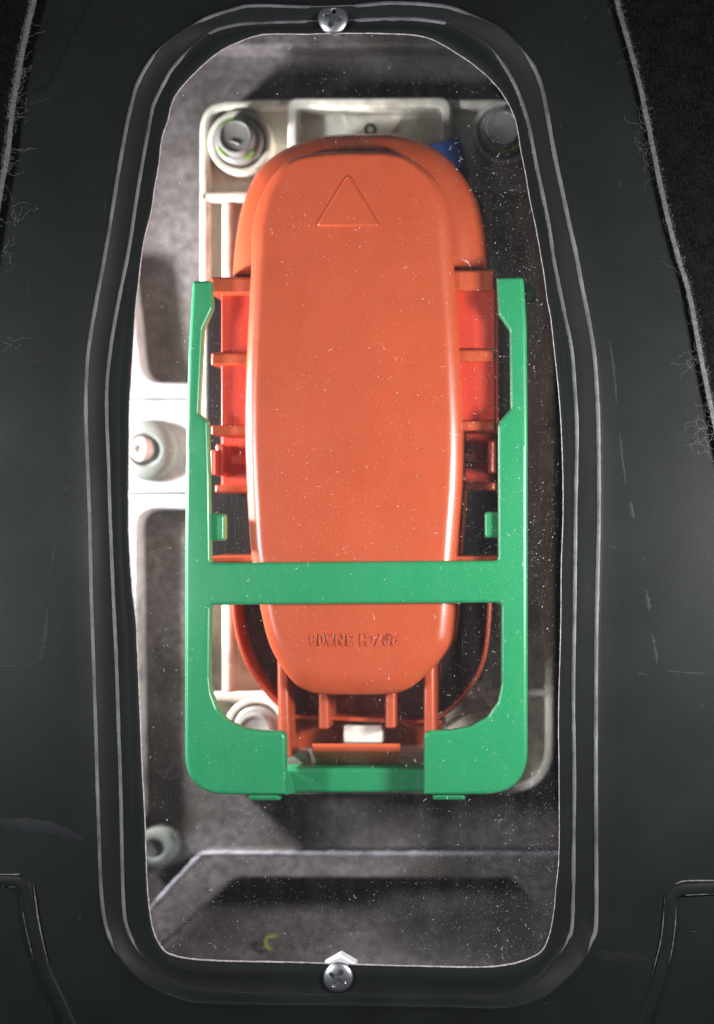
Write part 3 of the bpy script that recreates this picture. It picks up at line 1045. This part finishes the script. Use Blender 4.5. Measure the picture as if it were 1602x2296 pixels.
def edge_x(side, y):
    for (xa, ya), (xb, yb) in zip(side, side[1:]):
        if ya <= y <= yb:
            return xa + (xb - xa) * (y - ya) / max(yb - ya, 1e-6)
    return side[-1][0]


# pile tufts
mb = MB()


def blade(x, y, z, hgt, lean, w, ang):
    dx, dy = math.cos(ang), math.sin(ang)
    lx, ly = lean
    mb.v += [(x - dx * w, y - dy * w, z), (x + dx * w, y + dy * w, z), (x + lx * .5 + dx * w * .7, y + ly * .5 + dy * w * .7, z + hgt * .7), (x + lx * .5 - dx * w * .7, y + ly * .5 - dy * w * .7, z + hgt * .7), (x + lx, y + ly, z + hgt)]
    b = len(mb.v) - 5
    mb.f.extend([(b, b + 1, b + 2, b + 3), (b + 3, b + 2, b + 4)])


cnt = 0
while cnt < 26000:
    right = random.random() < .82
    y = random.uniform(-30, 1000) if right else random.uniform(-30, 440)
    if right:
        x = random.uniform(1380, 1640)
        if x < edge_x(rw, y) + 4: continue
    else:
        x = random.uniform(-40, 85)
        if x > edge_x(lw, y) - 4: continue
    px, py = P(x, y, ZK)
    f = fbm(px, py, 0, .22, 3)
    if f < -.25 and random.random() < .7: continue
    a = random.uniform(0, 2 * PI)
    blade(px, py, ZK - .1, random.uniform(.5, 1.5) * (1 + f), (random.gauss(0, .55), random.gauss(0, .55)), random.uniform(.035, .07), a)
    cnt += 1
p_ = mb.build('pile', M['pile'], carp, sharp=None)
p_['kind'] = 'stuff'
# loose fibres along the cut edges
mb = MB()


for side, sgn in ((lw, 1), (rw, -1)):
    for _ in range(1500):
        y = random.uniform(-5, 620 if sgn > 0 else 1010)
        x = edge_x(side, y)
        px, py = P(x + random.uniform(-3, 9) * sgn * -1, y, ZK)
        a = (0 if sgn > 0 else PI) + random.gauss(0, .9)
        mb.tube(curl(px, py, ZK + random.uniform(.2, .6), a, random.uniform(.4, 1.5), .5, 3), .017, 3)
CL_L = [(60, .4), (200, .7), (330, .8), (425, 1), (470, 1)]
for side, sgn, n in ((lw, 1, 210), (rw, -1, 150)):
    for _ in range(n):
        if sgn > 0:
            y = random.choice((random.uniform(0, 600), random.uniform(330, 610), random.uniform(130, 280)))
        else:
            y = random.choice((random.uniform(0, 960), random.uniform(760, 1010), random.uniform(880, 1010), random.uniform(230, 400)))
        x = edge_x(side, y)
        px, py = P(x + random.uniform(-4, 3) * sgn, y, ZK)
        long = random.random() < (.30 if sgn > 0 else .2)
        ln = random.uniform(3, 8) if long else random.uniform(.6, 2.4)
        a = (0 if sgn > 0 else PI) + random.gauss(0, .8)
        mb.tube(curl(px, py, ZK + random.uniform(-.8, .3), a, ln, .42, 9 if long else 4), .017, 3)
for (x, y, ang) in ((1456, 280, 2.6), (1453, 285, 3.4), (1478, 360, 2.9), (1560, 790, 3.3), (1566, 800, 3.0), (1580, 960, 3.0), (1584, 965, 2.7), (1592, 1005, 3.1), (1590, 980, 3.6), (30, 250, -.5), (25, 470, -.4), (30, 500, .3), (8, 560, .2), (10, 760, -.6)):
    for _ in range(3):
        px, py = P(x, y, ZK)
        mb.tube(curl(px + random.uniform(-1, 1), py + random.uniform(-1, 1), ZK - .4, ang + random.gauss(0, .5), random.uniform(4, 9), .5, 10), .02, 3)
f_ = mb.build('loose_fibres', M['fibre'], carp, sharp=70, weighted=False)
f_['kind'] = 'stuff'

# ------------------------------------------------------------------ dust on the window
mb = MB()


def inside(poly, x, y):
    c = False
    j = len(poly) - 1
    for i in range(len(poly)):
        if (poly[i][1] > y) != (poly[j][1] > y) and x < (poly[j][0] - poly[i][0]) * (y - poly[i][1]) / (poly[j][1] - poly[i][1]) + poly[i][0]:
            c = not c
        j = i
    return c


hp = hole[::4]
OCT = [(0, 2, 4), (2, 1, 4), (1, 3, 4), (3, 0, 4), (2, 0, 5), (1, 2, 5), (3, 1, 5), (0, 3, 5)]
cnt = 0
while cnt < 15000:
    x = random.uniform(285, 1265); y = random.uniform(72, 2170)
    dens = .45 + .9 * max(0, fbm(x, y, 4, .006)) + .75 * sm(x, 950, 1230) + .25 * sm(y, 1750, 2050)
    dens *= .65 + .8 * max(0, fbm(x, y, 14, .02) + .3)
    if y < 600 and x < 600: dens *= .5
    if random.random() > dens or not inside(hp, x, y): continue
    px, py = P(x, y, ZW)
    r = .031 + .038 * random.random() ** 2
    if random.random() < .07: r *= random.uniform(1.6, 2.6)
    a = random.uniform(0, PI); e = random.uniform(.6, 1.5)
    u = (math.cos(a) * r * e, math.sin(a) * r * e); w = (-math.sin(a) * r / e, math.cos(a) * r / e)
    mb.add([(px + u[0], py + u[1], ZW + r * .5), (px - u[0], py - u[1], ZW + r * .5), (px + w[0], py + w[1], ZW + r * .5), (px - w[0], py - w[1], ZW + r * .5), (px, py, ZW + r * 1.2), (px, py, ZW - .01)], OCT)
    cnt += 1
cnt = 0
while cnt < 120:
    x = random.uniform(285, 1265); y = random.uniform(72, 2170)
    if random.random() > .35 + .6 * sm(x, 900, 1200) or not inside(hp, x, y): continue
    px, py = P(x, y, ZW)
    pts = [(a, b, ZW + .06 + .04 * random.random()) for a, b, _ in curl(px, py, 1, random.uniform(0, 2 * PI), random.uniform(.4, 1.5), .6, 5)]
    mb.tube(pts, random.uniform(.02, .038), 3)
    cnt += 1
sb = MB()
for k in range(70):
    if k < 34: x, y, a, l = random.uniform(495, 570), random.uniform(640, 1300), PI / 2 + random.gauss(0, .02), random.uniform(3, 14)
    else: x, y, a, l = random.uniform(420, 1180), random.uniform(500, 2000), random.choice((PI / 2, random.uniform(0, PI))) + random.gauss(0, .08), random.uniform(2, 9)
    px, py = P(x, y, ZW)
    sb.tube([(px + math.cos(a) * l * t, py + math.sin(a) * l * t + .1 * t * t, ZW + .008) for t in (0, .3, .6, 1)], lambda t: .004 + .009 * math.sin(PI * min(max(t, .02), .98)), 3)
tag(sb.build('scratches', M['fibre'], pw, sharp=None), kind='stuff')
d_ = mb.build('dust', M['dust'], None, sharp=None)
tag(d_, 'white dust specks and short lint scattered on the clear window', None, None, 'stuff')
